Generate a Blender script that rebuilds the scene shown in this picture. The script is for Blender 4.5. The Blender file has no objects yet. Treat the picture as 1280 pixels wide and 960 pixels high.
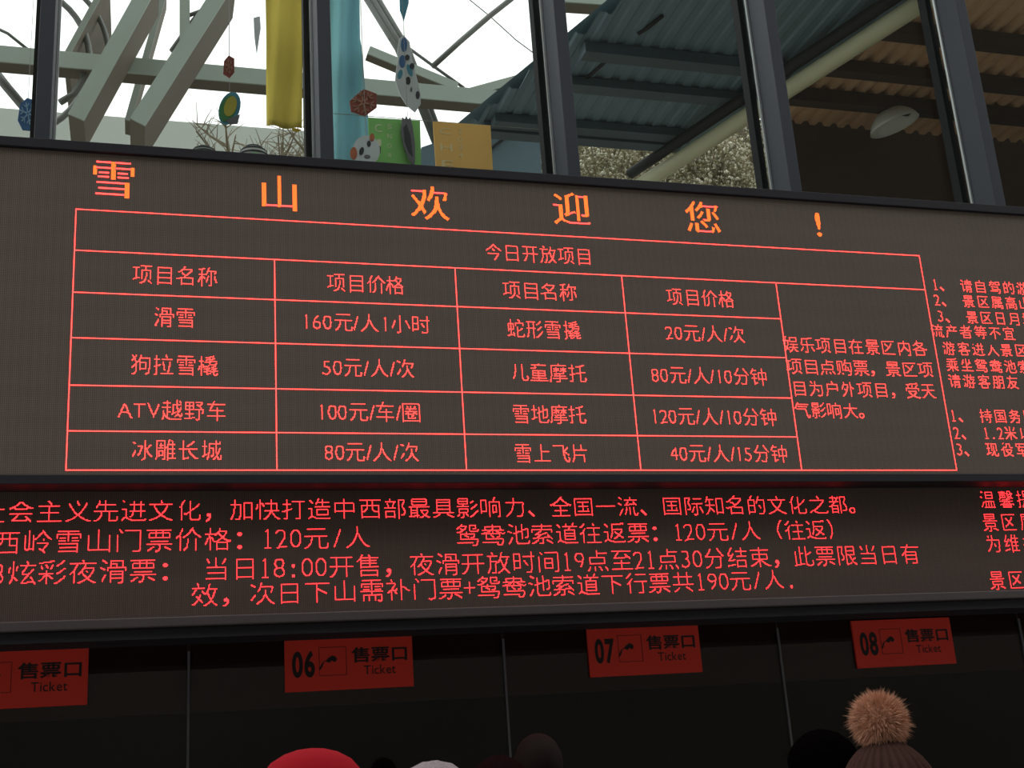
import bpy, bmesh, math, random
import numpy as np
from mathutils import Vector, Matrix, noise
random.seed(7)
SC = bpy.context.scene
COL = SC.collection

# ------------------------------------------------------------------ camera, sky, exposure
F = 1566.05
D = 6.0
CAM = np.array([0.0, -D, 1.6])
R = np.array([[0.95968954, 0.01933703, 0.28039628],
              [-0.27307873, 0.3002395, 0.91393887],
              [-0.06651318, -0.95366783, 0.29341724]])
cd = bpy.data.cameras.new('camera')
cam = bpy.data.objects.new('camera', cd)
COL.objects.link(cam)
cd.sensor_width = 36.0
cd.lens = F * 36.0 / 1280.0
cd.clip_start = 0.05
cd.clip_end = 500
mw = Matrix.Identity(4)
for i in range(3):
    mw[i][0] = R[i, 0]; mw[i][1] = -R[i, 1]; mw[i][2] = -R[i, 2]; mw[i][3] = CAM[i]
cam.matrix_world = mw
SC.camera = cam
SC.view_settings.view_transform = 'Standard'
SC.view_settings.look = 'None'
SC.view_settings.exposure = 0.0
SC.view_settings.gamma = 1.0
SC.view_settings.use_curve_mapping = False
w = bpy.data.worlds.new('overcast_sky')
SC.world = w
w.use_nodes = True
bg = w.node_tree.nodes['Background']
bg.inputs[0].default_value = (0.97, 1.0, 0.98, 1)
bg.inputs[1].default_value = 1.55          # even, bright winter overcast


def at(px, py, y=0.0):
    """pixel of the 1280x960 photograph -> point on the plane at depth y"""
    d = R @ np.array([px - 640.0, py - 480.0, F])
    t = (y + D) / d[1]
    return Vector(CAM + d * t)


def atz(px, py, z):
    d = R @ np.array([px - 640.0, py - 480.0, F])
    t = (z - CAM[2]) / d[2]
    return Vector(CAM + d * t)


# ------------------------------------------------------------------ materials
def lin(c):
    return tuple(((v / 255) / 12.92 if v / 255 <= 0.04045 else ((v / 255 + 0.055) / 1.055) ** 2.4) for v in c)


def mat(name, rgb, rough=0.6, metal=0.0, var=0.12, scale=8.0, bump=0.0, bscale=60.0, spec=0.5, trans=None):
    m = bpy.data.materials.new(name)
    m.use_nodes = True
    nt = m.node_tree
    b = nt.nodes['Principled BSDF']
    b.inputs['Roughness'].default_value = rough
    b.inputs['Metallic'].default_value = metal
    b.inputs['Specular IOR Level'].default_value = spec
    tc = nt.nodes.new('ShaderNodeTexCoord')
    nz = nt.nodes.new('ShaderNodeTexNoise')
    nz.inputs['Scale'].default_value = scale
    nz.inputs['Detail'].default_value = 5
    nt.links.new(tc.outputs['Object'], nz.inputs['Vector'])
    mx = nt.nodes.new('ShaderNodeMix'); mx.data_type = 'RGBA'
    c = lin(rgb)
    mx.inputs['A'].default_value = (*[max(0, v * (1 - var)) for v in c], 1)
    mx.inputs['B'].default_value = (*[min(1, v * (1 + var)) for v in c], 1)
    nt.links.new(nz.outputs['Fac'], mx.inputs['Factor'])
    nt.links.new(mx.outputs['Result'], b.inputs['Base Color'])
    if bump:
        n2 = nt.nodes.new('ShaderNodeTexNoise'); n2.inputs['Scale'].default_value = bscale
        bp = nt.nodes.new('ShaderNodeBump'); bp.inputs['Strength'].default_value = bump
        bp.inputs['Distance'].default_value = 0.01
        nt.links.new(tc.outputs['Object'], n2.inputs['Vector'])
        nt.links.new(n2.outputs['Fac'], bp.inputs['Height'])
        nt.links.new(bp.outputs['Normal'], b.inputs['Normal'])
    return m


def emis(name, rgb, strength=1.0):
    m = bpy.data.materials.new(name)
    m.use_nodes = True
    nt = m.node_tree
    nt.nodes.remove(nt.nodes['Principled BSDF'])
    e = nt.nodes.new('ShaderNodeEmission')
    e.inputs[0].default_value = (*rgb, 1)
    e.inputs[1].default_value = strength
    nt.links.new(e.outputs[0], nt.nodes['Material Output'].inputs[0])
    return m


def glass(name, tint, base=0.04, peak=0.5):
    m = bpy.data.materials.new(name)
    m.use_nodes = True
    nt = m.node_tree
    nt.nodes.remove(nt.nodes['Principled BSDF'])
    tr = nt.nodes.new('ShaderNodeBsdfTransparent'); tr.inputs[0].default_value = (*tint, 1)
    gl = nt.nodes.new('ShaderNodeBsdfGlossy'); gl.inputs['Roughness'].default_value = 0.02
    lw = nt.nodes.new('ShaderNodeLayerWeight'); lw.inputs['Blend'].default_value = 0.5
    pw = nt.nodes.new('ShaderNodeMath'); pw.operation = 'POWER'; pw.inputs[1].default_value = 5
    ma = nt.nodes.new('ShaderNodeMath'); ma.operation = 'MULTIPLY_ADD'
    ma.inputs[1].default_value = peak; ma.inputs[2].default_value = base
    mx = nt.nodes.new('ShaderNodeMixShader')
    nt.links.new(lw.outputs['Facing'], pw.inputs[0])
    nt.links.new(pw.outputs[0], ma.inputs[0])
    nt.links.new(ma.outputs[0], mx.inputs[0])
    nt.links.new(tr.outputs[0], mx.inputs[1])
    nt.links.new(gl.outputs[0], mx.inputs[2])
    nt.links.new(mx.outputs[0], nt.nodes['Material Output'].inputs[0])
    return m


PITCH = 0.0045


def led_panel_mat(name, rgb, seed=0.0):
    """black louvre mask with a grid of grey unlit lamps and faint module rows"""
    m = mat(name, rgb, rough=0.75, var=0.10, scale=1.3, spec=0.25)
    nt = m.node_tree
    b = nt.nodes['Principled BSDF']
    tc = nt.nodes.new('ShaderNodeTexCoord')
    sp = nt.nodes.new('ShaderNodeSeparateXYZ')
    nt.links.new(tc.outputs['Object'], sp.inputs[0])

    def wave(out, period, ph=0.0):
        a = nt.nodes.new('ShaderNodeMath'); a.operation = 'MULTIPLY_ADD'
        a.inputs[1].default_value = 2 * math.pi / period; a.inputs[2].default_value = ph
        s = nt.nodes.new('ShaderNodeMath'); s.operation = 'SINE'
        nt.links.new(out, a.inputs[0]); nt.links.new(a.outputs[0], s.inputs[0])
        return s.outputs[0]

    def madd(o, k, c):
        a = nt.nodes.new('ShaderNodeMath'); a.operation = 'MULTIPLY_ADD'
        nt.links.new(o, a.inputs[0]); a.inputs[1].default_value = k
        if isinstance(c, float): a.inputs[2].default_value = c
        else: nt.links.new(c, a.inputs[2])
        return a.outputs[0]
    f = madd(wave(sp.outputs['X'], PITCH * 2), 0.24, madd(wave(sp.outputs['Z'], PITCH * 2), 0.15, 1.0))
    f = madd(wave(sp.outputs['X'], PITCH * 9.3, 1.0), 0.03, f)
    f = madd(wave(sp.outputs['Z'], PITCH * 32), 0.02, f)
    vm = nt.nodes.new('ShaderNodeVectorMath'); vm.operation = 'SCALE'
    src = b.inputs['Base Color'].links[0].from_socket
    nt.links.new(src, vm.inputs[0]); nt.links.new(f, vm.inputs['Scale'])
    nt.links.new(vm.outputs[0], b.inputs['Base Color'])
    return m


M = dict(
    led_up=led_panel_mat('led_mask_upper', (109, 97, 90)),
    led_low=led_panel_mat('led_mask_lower', (94, 79, 73)),
    red=emis('red_led', (1.0, 0.034, 0.030), 9.0),
    red2=emis('red_led_lower', (1.0, 0.022, 0.027), 8.0),
    orange=emis('orange_led', (1.0, 0.13, 0.022), 3.2),
    yellow=emis('yellow_led', (1.0, 0.42, 0.05), 1.9),
    dimred=emis('dim_red_emission', (0.30, 0.012, 0.03), 1.0),
    bezel=mat('black_bezel', (46, 44, 50), 0.6, spec=.2),
    black=mat('black_rubber', (20, 20, 22), 0.7, spec=.2),
    alu=mat('dull_aluminium', (76, 66, 67), 0.6, 0.0),
    mull=mat('anthracite_mullion', (58, 62, 71), 0.55, 0.0, 0.06, spec=.3),
    bead=mat('aluminium_bead', (190, 195, 195), 0.35, 0.5),
    header=mat('dark_header', (30, 26, 28), 0.8, spec=.2),
    beam=mat('pale_green_steel', (176, 190, 180), 0.5, 0.0, 0.08, 2.0),
    strut=mat('pale_steel', (150, 160, 150), 0.5, 0.0, 0.15, 3.0),
    tube=mat('grey_tube', (118, 122, 118), 0.5),
    cable=mat('grey_cable', (120, 122, 122), 0.5),
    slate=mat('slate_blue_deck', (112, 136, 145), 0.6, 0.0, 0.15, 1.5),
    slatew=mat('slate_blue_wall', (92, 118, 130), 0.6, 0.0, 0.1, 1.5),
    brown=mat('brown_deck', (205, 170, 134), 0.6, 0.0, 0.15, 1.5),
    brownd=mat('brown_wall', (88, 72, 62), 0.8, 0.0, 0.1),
    dbeam=mat('dark_beam', (70, 58, 50), 0.6),
    sbeam=mat('slate_beam', (80, 96, 104), 0.6),
    pipe=mat('cream_pipe', (205, 205, 170), 0.45, 0.0, 0.06, 2.0),
    cableshade=mat('black_cable_shade', (22, 24, 26), 0.7),
    lamp=mat('grey_lamp_enamel', (215, 220, 212), 0.35, 0.0, 0.05),
    cord=mat('grey_cord', (150, 150, 145), 0.6),
    yellowc=mat('mustard_cloth', (226, 204, 88), 0.9, 0, 0.06, 4, 0.3, 40),
    palec=mat('pale_yellow_cloth', (236, 232, 170), 0.9, 0, 0.05, 4),
    bluec=mat('sky_blue_cloth', (136, 200, 214), 0.9, 0, 0.08, 2, 0.3, 30),
    greenc=mat('lime_card', (140, 208, 116), 0.8, 0, 0.04),
    orangec=mat('orange_card', (250, 198, 112), 0.8, 0, 0.05),
    print=mat('pale_print', (225, 225, 190), 0.8),
    print2=mat('pale_orange_print', (248, 222, 168), 0.8),
    web=mat('brown_web', (112, 104, 90), 0.7, 0, 0.1, 3),
    rust=mat('rust_card', (150, 78, 66), 0.8, 0, 0.1),
    rustl=mat('rust_print', (180, 130, 110), 0.8),
    blue=mat('blue_card', (62, 108, 160), 0.8),
    bluel=mat('pale_blue_print', (150, 190, 220), 0.8),
    white=mat('white_card', (215, 222, 226), 0.8),
    grey=mat('grey_card', (112, 112, 116), 0.8),
    greyd=mat('dark_print', (52, 56, 62), 0.8),
    green=mat('green_card', (72, 140, 84), 0.8),
    teal=mat('teal_card', (80, 150, 175), 0.8),
    ylw=mat('yellow_card', (190, 180, 70), 0.8),
    orng=mat('orange_felt', (196, 112, 78), 0.8),
    snow=mat('snow', (235, 238, 238), 0.9, 0, 0.05, 0.6, 0.4, 5),
    twig=mat('frosted_twig', (150, 140, 118), 0.9, 0, 0.2, 3),
    bark=mat('bark', (88, 76, 60), 0.9, 0, 0.3, 6, 0.5, 20),
    frost=mat('frosted_foliage', (158, 152, 122), 0.9, 0, 0.35, 2.5),
    frostw=mat('snow_clump', (232, 230, 212), 0.9, 0, 0.1, 2.5),
    slope=mat('frosty_slope', (66, 61, 47), 0.95, 0, 0.9, 9.0, 0.8, 9),
    pale_reflection=mat('painted_pale_reflection', (214, 222, 214), 0.8, 0, 0.05, 0.4),
    signred=mat('sign_red_film', (246, 60, 42), 0.6, 0, 0.05, 2),
    signink=mat('sign_ink', (34, 22, 24), 0.6),
    tjoint=mat('steel_joint', (110, 108, 114), 0.5, 0.2),
    floor=mat('hall_floor', (158, 152, 142), 0.6, 0, 0.08, 1.0),
    pave=mat('plaza_paving', (120, 116, 112), 0.85, 0, 0.15, 0.7, 0.4, 6),
    dark=mat('office_wall', (60, 52, 54), 0.8),
    transom=mat('transom_grey', (120, 106, 102), 0.8),
    added_hill=mat('dark_added_hill', (72, 72, 64), 0.95, 0, 0.5, 0.12, 0.6, 0.6),
)
G_UP = glass('window_glass', (0.97, 0.985, 0.975), 0.022, 0.35)
G_TK = glass('ticket_glass', (0.62, 0.56, 0.57), 0.05, 0.4)


# ------------------------------------------------------------------ object helpers
def setp(o, label=None, cat=None, group=None, kind=None):
    if label: o['label'] = label
    if cat: o['category'] = cat
    if group: o['group'] = group
    if kind: o['kind'] = kind
    return o


def empty(name, loc=(0, 0, 0), **k):
    o = bpy.data.objects.new(name, None)
    COL.objects.link(o)
    o.location = loc
    o.empty_display_size = 0.1
    return setp(o, **k)


def mesh_obj(name, verts, faces, m, parent=None, smooth=False, **k):
    me = bpy.data.meshes.new(name)
    me.from_pydata([tuple(v) for v in verts], [], faces)
    me.update()
    if smooth:
        me.polygons.foreach_set('use_smooth', [True] * len(me.polygons))
    me.materials.append(m)
    o = bpy.data.objects.new(name, me)
    COL.objects.link(o)
    if parent is not None:
        o.parent = parent
        if parent.type == 'EMPTY' or True:
            off = Vector((0, 0, 0))
            p = parent
            while p is not None:
                off += Vector(p.location)
                p = p.parent
            for v in me.vertices:
                v.co -= off
    return setp(o, **k)


class MB:
    def __init__(s): s.v = []; s.f = []
    def add(s, vs, fs):
        n = len(s.v); s.v += [tuple(q) for q in vs]; s.f += [tuple(i + n for i in q) for q in fs]
    def box(s, x0, x1, y0, y1, z0, z1):
        s.add([(x0, y0, z0), (x1, y0, z0), (x1, y1, z0), (x0, y1, z0), (x0, y0, z1), (x1, y0, z1), (x1, y1, z1), (x0, y1, z1)],
              [(0, 3, 2, 1), (4, 5, 6, 7), (0, 1, 5, 4), (1, 2, 6, 5), (2, 3, 7, 6), (3, 0, 4, 7)])
        return s
    def beam(s, p0, p1, wd, dp, n=Vector((0, 1, 0))):
        p0 = Vector(p0); p1 = Vector(p1); t = (p1 - p0).normalized()
        u = t.cross(n).normalized(); n = u.cross(t).normalized()
        if n.y < 0: n = -n
        vs = []
        for p in (p0, p1):
            for a, b in ((-.5, 0), (.5, 0), (.5, 1), (-.5, 1)):
                vs.append(p + u * wd * a + n * dp * b)
        s.add(vs, [(0, 1, 2, 3), (7, 6, 5, 4), (0, 4, 5, 1), (1, 5, 6, 2), (2, 6, 7, 3), (3, 7, 4, 0)])
        return s
    def tube(s, pts, r, n=8, taper=None):
        pts = [Vector(p) for p in pts]
        k = len(pts); base = len(s.v)
        prev = None
        for i, p in enumerate(pts):
            t = (pts[min(i + 1, k - 1)] - pts[max(i - 1, 0)]).normalized()
            if prev is None:
                a = t.orthogonal().normalized()
            else:
                a = (prev - t * prev.dot(t)).normalized()
            prev = a
            b = t.cross(a)
            rr = r[i] if isinstance(r, (list, tuple)) else r
            for j in range(n):
                q = 2 * math.pi * j / n
                s.v.append(tuple(p + (a * math.cos(q) + b * math.sin(q)) * rr))
        for i in range(k - 1):
            for j in range(n):
                j2 = (j + 1) % n
                s.f.append((base + i * n + j, base + i * n + j2, base + (i + 1) * n + j2, base + (i + 1) * n + j))
        s.f.append(tuple(base + j for j in reversed(range(n))))
        s.f.append(tuple(base + (k - 1) * n + j for j in range(n)))
        return s
    def plate(s, pts, y0, y1):
        """polygon (x,z) extruded along y"""
        n = len(pts)
        s.add([(p[0], y0, p[1]) for p in pts] + [(p[0], y1, p[1]) for p in pts],
              [tuple(range(n)), tuple(range(2 * n - 1, n - 1, -1))] + [(i, i + n, (i + 1) % n + n, (i + 1) % n) for i in range(n)])
        return s
    def lathe(s, prof, n=32, c=(0, 0, 0), fn=None, M4=None):
        base = len(s.v); k = len(prof)
        for (r, z) in prof:
            for j in range(n):
                q = 2 * math.pi * j / n
                rr = r * (fn(q, z) if fn else 1)
                p = Vector((rr * math.cos(q), rr * math.sin(q), z))
                if M4 is not None: p = M4 @ p
                s.v.append((p.x + c[0], p.y + c[1], p.z + c[2]))
        for i in range(k - 1):
            for j in range(n):
                j2 = (j + 1) % n
                s.f.append((base + i * n + j, base + i * n + j2, base + (i + 1) * n + j2, base + (i + 1) * n + j))
        return s
    def build(s, name, m, parent=None, smooth=False, bevel=0.0, **k):
        o = mesh_obj(name, s.v, s.f, m, parent, smooth, **k)
        if bevel:
            b = o.modifiers.new('bevel', 'BEVEL'); b.width = bevel; b.segments = 2; b.limit_method = 'ANGLE'
        return o


# ------------------------------------------------------------------ glyphs -> LED matrices
_fc = bpy.data.curves.new('glyph', 'FONT')
_fo = bpy.data.objects.new('glyph', _fc)
COL.objects.link(_fo)
_tri = {}


def glyph_tris(ch, offset=0.0):
    key = (ch, offset)
    if key in _tri: return _tri[key]
    _fc.body = ch; _fc.offset = offset; _fc.resolution_u = 4
    dg = bpy.context.evaluated_depsgraph_get()
    me = bpy.data.meshes.new_from_object(_fo.evaluated_get(dg))
    me.calc_loop_triangles()
    co = np.array([v.co[:2] for v in me.vertices]) if len(me.vertices) else np.zeros((0, 2))
    tr = np.array([t.vertices[:] for t in me.loop_triangles], int).reshape(-1, 3)
    bpy.data.meshes.remove(me)
    _tri[key] = (co, tr)
    return _tri[key]


def raster(co, tr, nx, nz):
    """co already in grid units; returns bool [nz,nx] of cell centres inside"""
    g = np.zeros((nz, nx), bool)
    for t in tr:
        a, b, c = co[t]
        x0 = max(0, int(math.floor(min(a[0], b[0], c[0]) - .5))); x1 = min(nx - 1, int(math.ceil(max(a[0], b[0], c[0]) - .5)))
        y0 = max(0, int(math.floor(min(a[1], b[1], c[1]) - .5))); y1 = min(nz - 1, int(math.ceil(max(a[1], b[1], c[1]) - .5)))
        if x1 < x0 or y1 < y0: continue
        X, Y = np.meshgrid(np.arange(x0, x1 + 1) + .5, np.arange(y0, y1 + 1) + .5)
        d1 = (b[0] - a[0]) * (Y - a[1]) - (b[1] - a[1]) * (X - a[0])
        d2 = (c[0] - b[0]) * (Y - b[1]) - (c[1] - b[1]) * (X - b[0])
        d3 = (a[0] - c[0]) * (Y - c[1]) - (a[1] - c[1]) * (X - c[0])
        ins = ((d1 >= 0) & (d2 >= 0) & (d3 >= 0)) | ((d1 <= 0) & (d2 <= 0) & (d3 <= 0))
        g[y0:y1 + 1, x0:x1 + 1] |= ins
    return g


def thin(img):
    im = np.pad(img.astype(np.uint8), 1)
    for _ in range(30):
        ch = False
        for step in (0, 1):
            P = [np.roll(np.roll(im, a, 0), b, 1) for a, b in ((1, 0), (1, -1), (0, -1), (-1, -1), (-1, 0), (-1, 1), (0, 1), (1, 1))]
            B = sum(p.astype(int) for p in P)
            A = sum(((P[i] == 0) & (P[(i + 1) % 8] == 1)).astype(int) for i in range(8))
            p2, p4, p6, p8 = P[0], P[2], P[4], P[6]
            if step == 0: c = (p2 * p4 * p6 == 0) & (p4 * p6 * p8 == 0)
            else: c = (p2 * p4 * p8 == 0) & (p2 * p6 * p8 == 0)
            k = (im == 1) & (B >= 2) & (B <= 6) & (A == 1) & c
            if k.any(): im[k] = 0; ch = True
        if not ch: break
    return im[1:-1, 1:-1].astype(bool)


_gc = {}


def is_wide(ch): return ord(ch) > 0x2E80


def adv(ch, mono):
    if is_wide(ch) or ch == '\u3000': return 1.0
    if ch == ' ': return 0.5
    if mono: return 0.5
    return {'/': 0.28, 'A': 0.67, 'T': 0.6, 'V': 0.64}.get(ch, 0.5)


def glyph_cells(ch, nx, nz, a, bold, mono):
    key = (ch, nx, nz, a, bold, mono)
    if key in _gc: return _gc[key]
    if ch == '1':
        o = np.zeros((nz, nx), bool)
        cx_ = int(nx * .5); t_ = int(nz * (.86 if mono else .80)); b_ = int(nz * .12)
        o[b_:t_, cx_] = True
        for q in range(max(2, int(nx * .22))):
            o[t_ - 1 - q // 2 - 1, max(0, cx_ - q)] = True
        if mono: o[b_, max(0, cx_ - int(nx * .25)):cx_ + int(nx * .25) + 1] = True
        _gc[key] = o
        return o
    if ch in '：:。、.，！': bold = ch != '。'
    co, tr = glyph_tris(ch, 0.0)
    if len(tr) == 0:
        _gc[key] = np.zeros((nz, nx), bool); return _gc[key]
    co = co.copy()
    if not is_wide(ch):
        cx = (co[:, 0].min() + co[:, 0].max()) / 2
        if ch == '/' and mono: co[:, 0] = (co[:, 0] - cx) * 1.4 + cx
        co[:, 0] += a / 2 - cx
        if mono: co[:, 1] = co[:, 1] * 1.12 - 0.02
    K = 1 if bold else 3
    co[:, 0] *= nx * K / a
    co[:, 1] = (co[:, 1] + 0.12) * nz * K
    g = raster(co, tr, nx * K, nz * K)
    if not bold:
        g = thin(g)
        ys, xs = np.nonzero(g)
        o = np.zeros((nz, nx), bool); o[ys // K, xs // K] = True
        g = o
    _gc[key] = g
    return g


def cells_mesh(cells, y, fill=0.72):
    h = PITCH * fill / 2
    c = np.array(sorted(cells), float).reshape(-1, 2)
    X = (c[:, 0] + .5) * PITCH; Z = (c[:, 1] + .5) * PITCH
    vs = np.stack([np.stack([X + dx * h, np.full_like(X, y), Z + dz * h], 1) for dx, dz in ((-1, -1), (1, -1), (1, 1), (-1, 1))], 1).reshape(-1, 3)
    fs = [(4 * i, 4 * i + 1, 4 * i + 2, 4 * i + 3) for i in range(len(c))]
    return vs.tolist(), fs


def run_chars(text, xl, xr, zc, h, bold=False, mono=False, cw=1.0):
    """list of the lit LED cells of every character"""
    tot = sum(adv(c, mono) for c in text)
    em = (xr - xl) / tot
    nz = max(8, round(h / PITCH))
    out = []; x = xl
    for ch in text:
        a = adv(ch, mono)
        nx = max(3, round(a * em * cw / PITCH))
        if ch not in ' \u3000':
            g = glyph_cells(ch, nx, nz, a, bold, mono)
            ix = round(x / PITCH); iz = round((zc - h * 0.5) / PITCH)
            ys, xs = np.nonzero(g)
            out.append(set(zip((xs + ix).tolist(), (ys + iz).tolist())))
        x += a * em
    return out


def put_chars(parent, chars, m, y):
    for c in chars:
        c = {q for q in c if XB0 < q[0] * PITCH < XB1}
        if not c: continue
        v, f = cells_mesh(c, y - 0.0015)
        mesh_obj('led_character', v, f, m, parent)


def led_text(parent, text, L, Rr, h, m, y, mono=False):
    """L, Rr: pixel positions of the left and right ends of the line at mid height"""
    a = at(*L, y); b = at(*Rr, y)
    put_chars(parent, run_chars(text, a.x, b.x, (a.z + b.z) / 2, h, False, mono), m, y)


def flat_text(name, text, cx, cz, wd, ht, y, m, parent, offset=0.0, rot=None):
    """plain printed lettering scaled to wd x ht, 2 mm thick, facing -y"""
    V = []; Fc = []; x = 0.0
    for ch in text:
        co, tr = glyph_tris(ch, offset)
        n = len(V)
        ad = 1.0 if is_wide(ch) else (co[:, 0].max() + 0.06 if len(co) else 0.3)
        V += [(p[0] + x, p[1]) for p in co]; Fc += [tuple(int(q) + n for q in t) for t in tr]
        x += ad
    A = np.array(V); mn = A.min(0); mx = A.max(0)
    A = (A - (mn + mx) / 2) / (mx - mn) * np.array([wd, ht])
    if rot:
        c, s = math.cos(rot), math.sin(rot)
        A = A @ np.array([[c, s], [-s, c]])
    v = [(p[0] + cx, y, p[1] + cz) for p in A]
    return mesh_obj(name, v, Fc, m, parent)


# ------------------------------------------------------------------ large structure
g = mesh_obj('ground', [(-60, -60, 0), (60, -60, 0), (60, 60, 0), (-60, 60, 0)], [(0, 1, 2, 3)], M['pave'], kind='structure')
# unseen wooded slope added behind the camera so the glass mirrors no sky
hv = []; hf = []
NX, NZ = 60, 14
for j in range(NZ + 1):
    for i in range(NX + 1):
        x = -75 + 150 * i / NX; t = j / NZ
        y = -26 - 24 * t
        z = 66 * (t ** 0.9) * (0.9 + 0.2 * noise.noise(Vector((x * 0.06, t * 2, 3)))) + (1.2 * noise.noise(Vector((x * 0.3, y * 0.3, 0))) if 0 < t else 0)
        hv.append((x, y, z))
for j in range(NZ):
    for i in range(NX):
        a = j * (NX + 1) + i
        hf.append((a, a + NX + 1, a + NX + 2, a + 1))
mesh_obj('added_hillside', hv, hf, M['added_hill'], kind='structure', smooth=True)

XL, XR = -4.5, 9.5
MB().box(XL, XR, 0.32, 0.60, 2.44, 4.78).build('wall_front', M['header'], kind='structure')
MB().box(XL, XR, 0.32, 0.60, 7.9, 8.5).build('wall_front_upper', M['header'], kind='structure')
MB().box(XL, XR + 4, 0.60, 8.2, 2.44, 2.60).build('floor_hall', M['floor'], kind='structure')
MB().box(XL, XR, 3.2, 3.35, 0, 2.44).build('wall_office_back', M['dark'], kind='structure')
MB().box(XL - 0.15, XL, 0.3, 3.35, 0, 2.44).build('wall_office_left', M['dark'], kind='structure')
MB().box(XR, XR + 0.15, 0.3, 3.35, 0, 2.44).build('wall_office_right', M['dark'], kind='structure')
MB().box(XL, XR, 0.32, 3.2, 0.0, 0.06).build('floor_office', M['dark'], kind='structure')
MB().box(XL, XR, 0.78, 0.95, 0.06, 1.0).build('wall_counter', M['header'], kind='structure')

# ------------------------------------------------------------------ upper display
XB0, XB1 = -3.2, 8.2
ZT, ZB = at(0, 184).z, 3.040
up = empty('led_display', (2.0, 0, ZB), label='big upper LED display with an orange headline over a red price table', cat='display')
MB().box(XB0, XB1, 0.0, 0.155, ZB, ZT).build('screen', M['led_up'], up)
MB().box(XB0, XB1, -0.02, 0.155, ZT + 0.002, ZT + 0.055).build('top_frame', M['bezel'], up, bevel=0.004)
MB().box(XB0, XB1, -0.012, 0.155, ZB - 0.045, ZB - 0.001).build('bottom_frame', M['bezel'], up, bevel=0.003)
# the table ruling
vl = [(-.352, 3.061, 4.388), (.618, 3.061, 4.167), (1.567, 3.061, 4.167), (2.515, 3.061, 4.167), (3.467, 3.061, 4.167), (4.453, 3.061, 4.388)]
hl = [(4.388, -.352, 4.453), (4.167, -.352, 4.453), (3.946, -.352, 3.467), (3.711, -.352, 3.467), (3.474, -.352, 3.467), (3.250, -.352, 3.467), (3.061, -.352, 4.453)]
cells = set()
for x, z0, z1 in vl:
    for k in range(round(z0 / PITCH), round(z1 / PITCH) + 1):
        cells.add((round(x / PITCH), k))
for z, x0, x1 in hl:
    for k in range(round(x0 / PITCH), round(x1 / PITCH) + 1):
        cells.add((k, round(z / PITCH)))
v, f = cells_mesh(cells, -0.0015, 0.9)
mesh_obj('table_ruling', v, f, M['red'], up, label='red dotted ruling of the price table')

# headline, one character after another (bold, orange-yellow)
for ch, x0, x1, yc, h in (('雪', 112, 172, 226, .225), ('山', 322, 375, 244, .215), ('欢', 511, 562, 256, .215), ('迎', 690, 738, 264, .215), ('您', 855, 901, 275, .215), ('!', 1010, 1034, 283, .215)):
    a = at(x0, yc - 4); b = at(x1, yc - 4)
    c = run_chars(ch, a.x, b.x, a.z, h, bold=True)[0]
    # the sign's song-type face: one-lamp horizontals, heavy uprights
    thin_, fat = set(), set()
    for (i, k) in c:
        r0 = k
        while (i, r0 - 1) in c: r0 -= 1
        r1 = k
        while (i, r1 + 1) in c: r1 += 1
        l0 = i
        while (l0 - 1, k) in c: l0 -= 1
        l1 = i
        while (l1 + 1, k) in c: l1 += 1
        if r1 - r0 <= 3 and l1 - l0 >= 8:
            if k in ((r0 + r1) // 2, (r0 + r1) // 2 + 1): thin_.add((i, k))
        else:
            fat.add((i, k))
            if r1 - r0 > 8 and i == l1: fat.add((i + 1, k))
    v, f = cells_mesh(fat, -0.0015, 0.8)
    o = mesh_obj('headline_character', v, f, M['orange'], up, label='orange headline character')
    thin_ -= fat
    if thin_:
        v, f = cells_mesh(thin_, -0.0015, 0.8)
        mesh_obj('red_stroke', v, f, M['red'], o, label='thin red horizontal strokes')

TAB = [
    ('今日开放项目', 606, 741, 318), ('项目名称', 165, 273, 345), ('项目价格', 408, 506, 355), ('项目名称', 628, 721, 364), ('项目价格', 833, 918, 372),
    ('滑雪', 191, 246, 397), ('160元/人1小时', 376, 538, 404), ('蛇形雪撬', 633, 726, 412), ('20元/人/次', 831, 931, 417),
    ('狗拉雪橇', 162, 274, 456), ('50元/人/次', 402, 519, 460), ('儿童摩托', 637, 733, 466), ('80元/人/10分钟', 813, 959, 470),
    ('ATV越野车', 146, 285, 513), ('100元/车/圈', 395, 527, 515), ('雪地摩托', 639, 734, 518), ('120元/人/10分钟', 812, 971, 521),
    ('冰雕长城', 164, 278, 563), ('80元/人/次', 404, 524, 565), ('雪上飞片', 642, 737, 567), ('40元/人/15分钟', 837, 985, 567)]
for t, a, b, y in TAB:
    led_text(up, t, (a, y), (b, y), 0.112, M['red'], 0.0)
for t, a, b, y in (('娱乐项目在景区内各', 978, 1159, 432), ('项目点购票，景区项', 982, 1166, 459), ('目为户外项目，受天', 989, 1170, 486), ('气影响大。', 992, 1092, 512)):
    led_text(up, t, (a, y), (b, y + (b - a) * .012), 0.104, M['red'], 0.0)
# the list that runs on past the right edge; one LED line advance is 0.0865 m
for t, px, py in (('1、 请自驾的游', 1164, 355), ('2、 景区属高山', 1167, 375), ('3、 景区日月坪', 1171, 395), ('流产者等不宜', 1163, 413), ('游客进入景区', 1178, 435), ('乘坐鸳鸯池索', 1182, 456),
                  ('请游客朋友', 1185, 476), ('1、 持国务院', 1187, 519), ('2、 1.2米以', 1191, 541), ('3、 现役军', 1195, 562)):
    a = at(px, py)
    put_chars(up, run_chars(t, a.x, a.x + 0.100 * sum(adv(q, True) for q in t), a.z, 0.090, mono=True, cw=.9), M['red'], 0.0)

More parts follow.
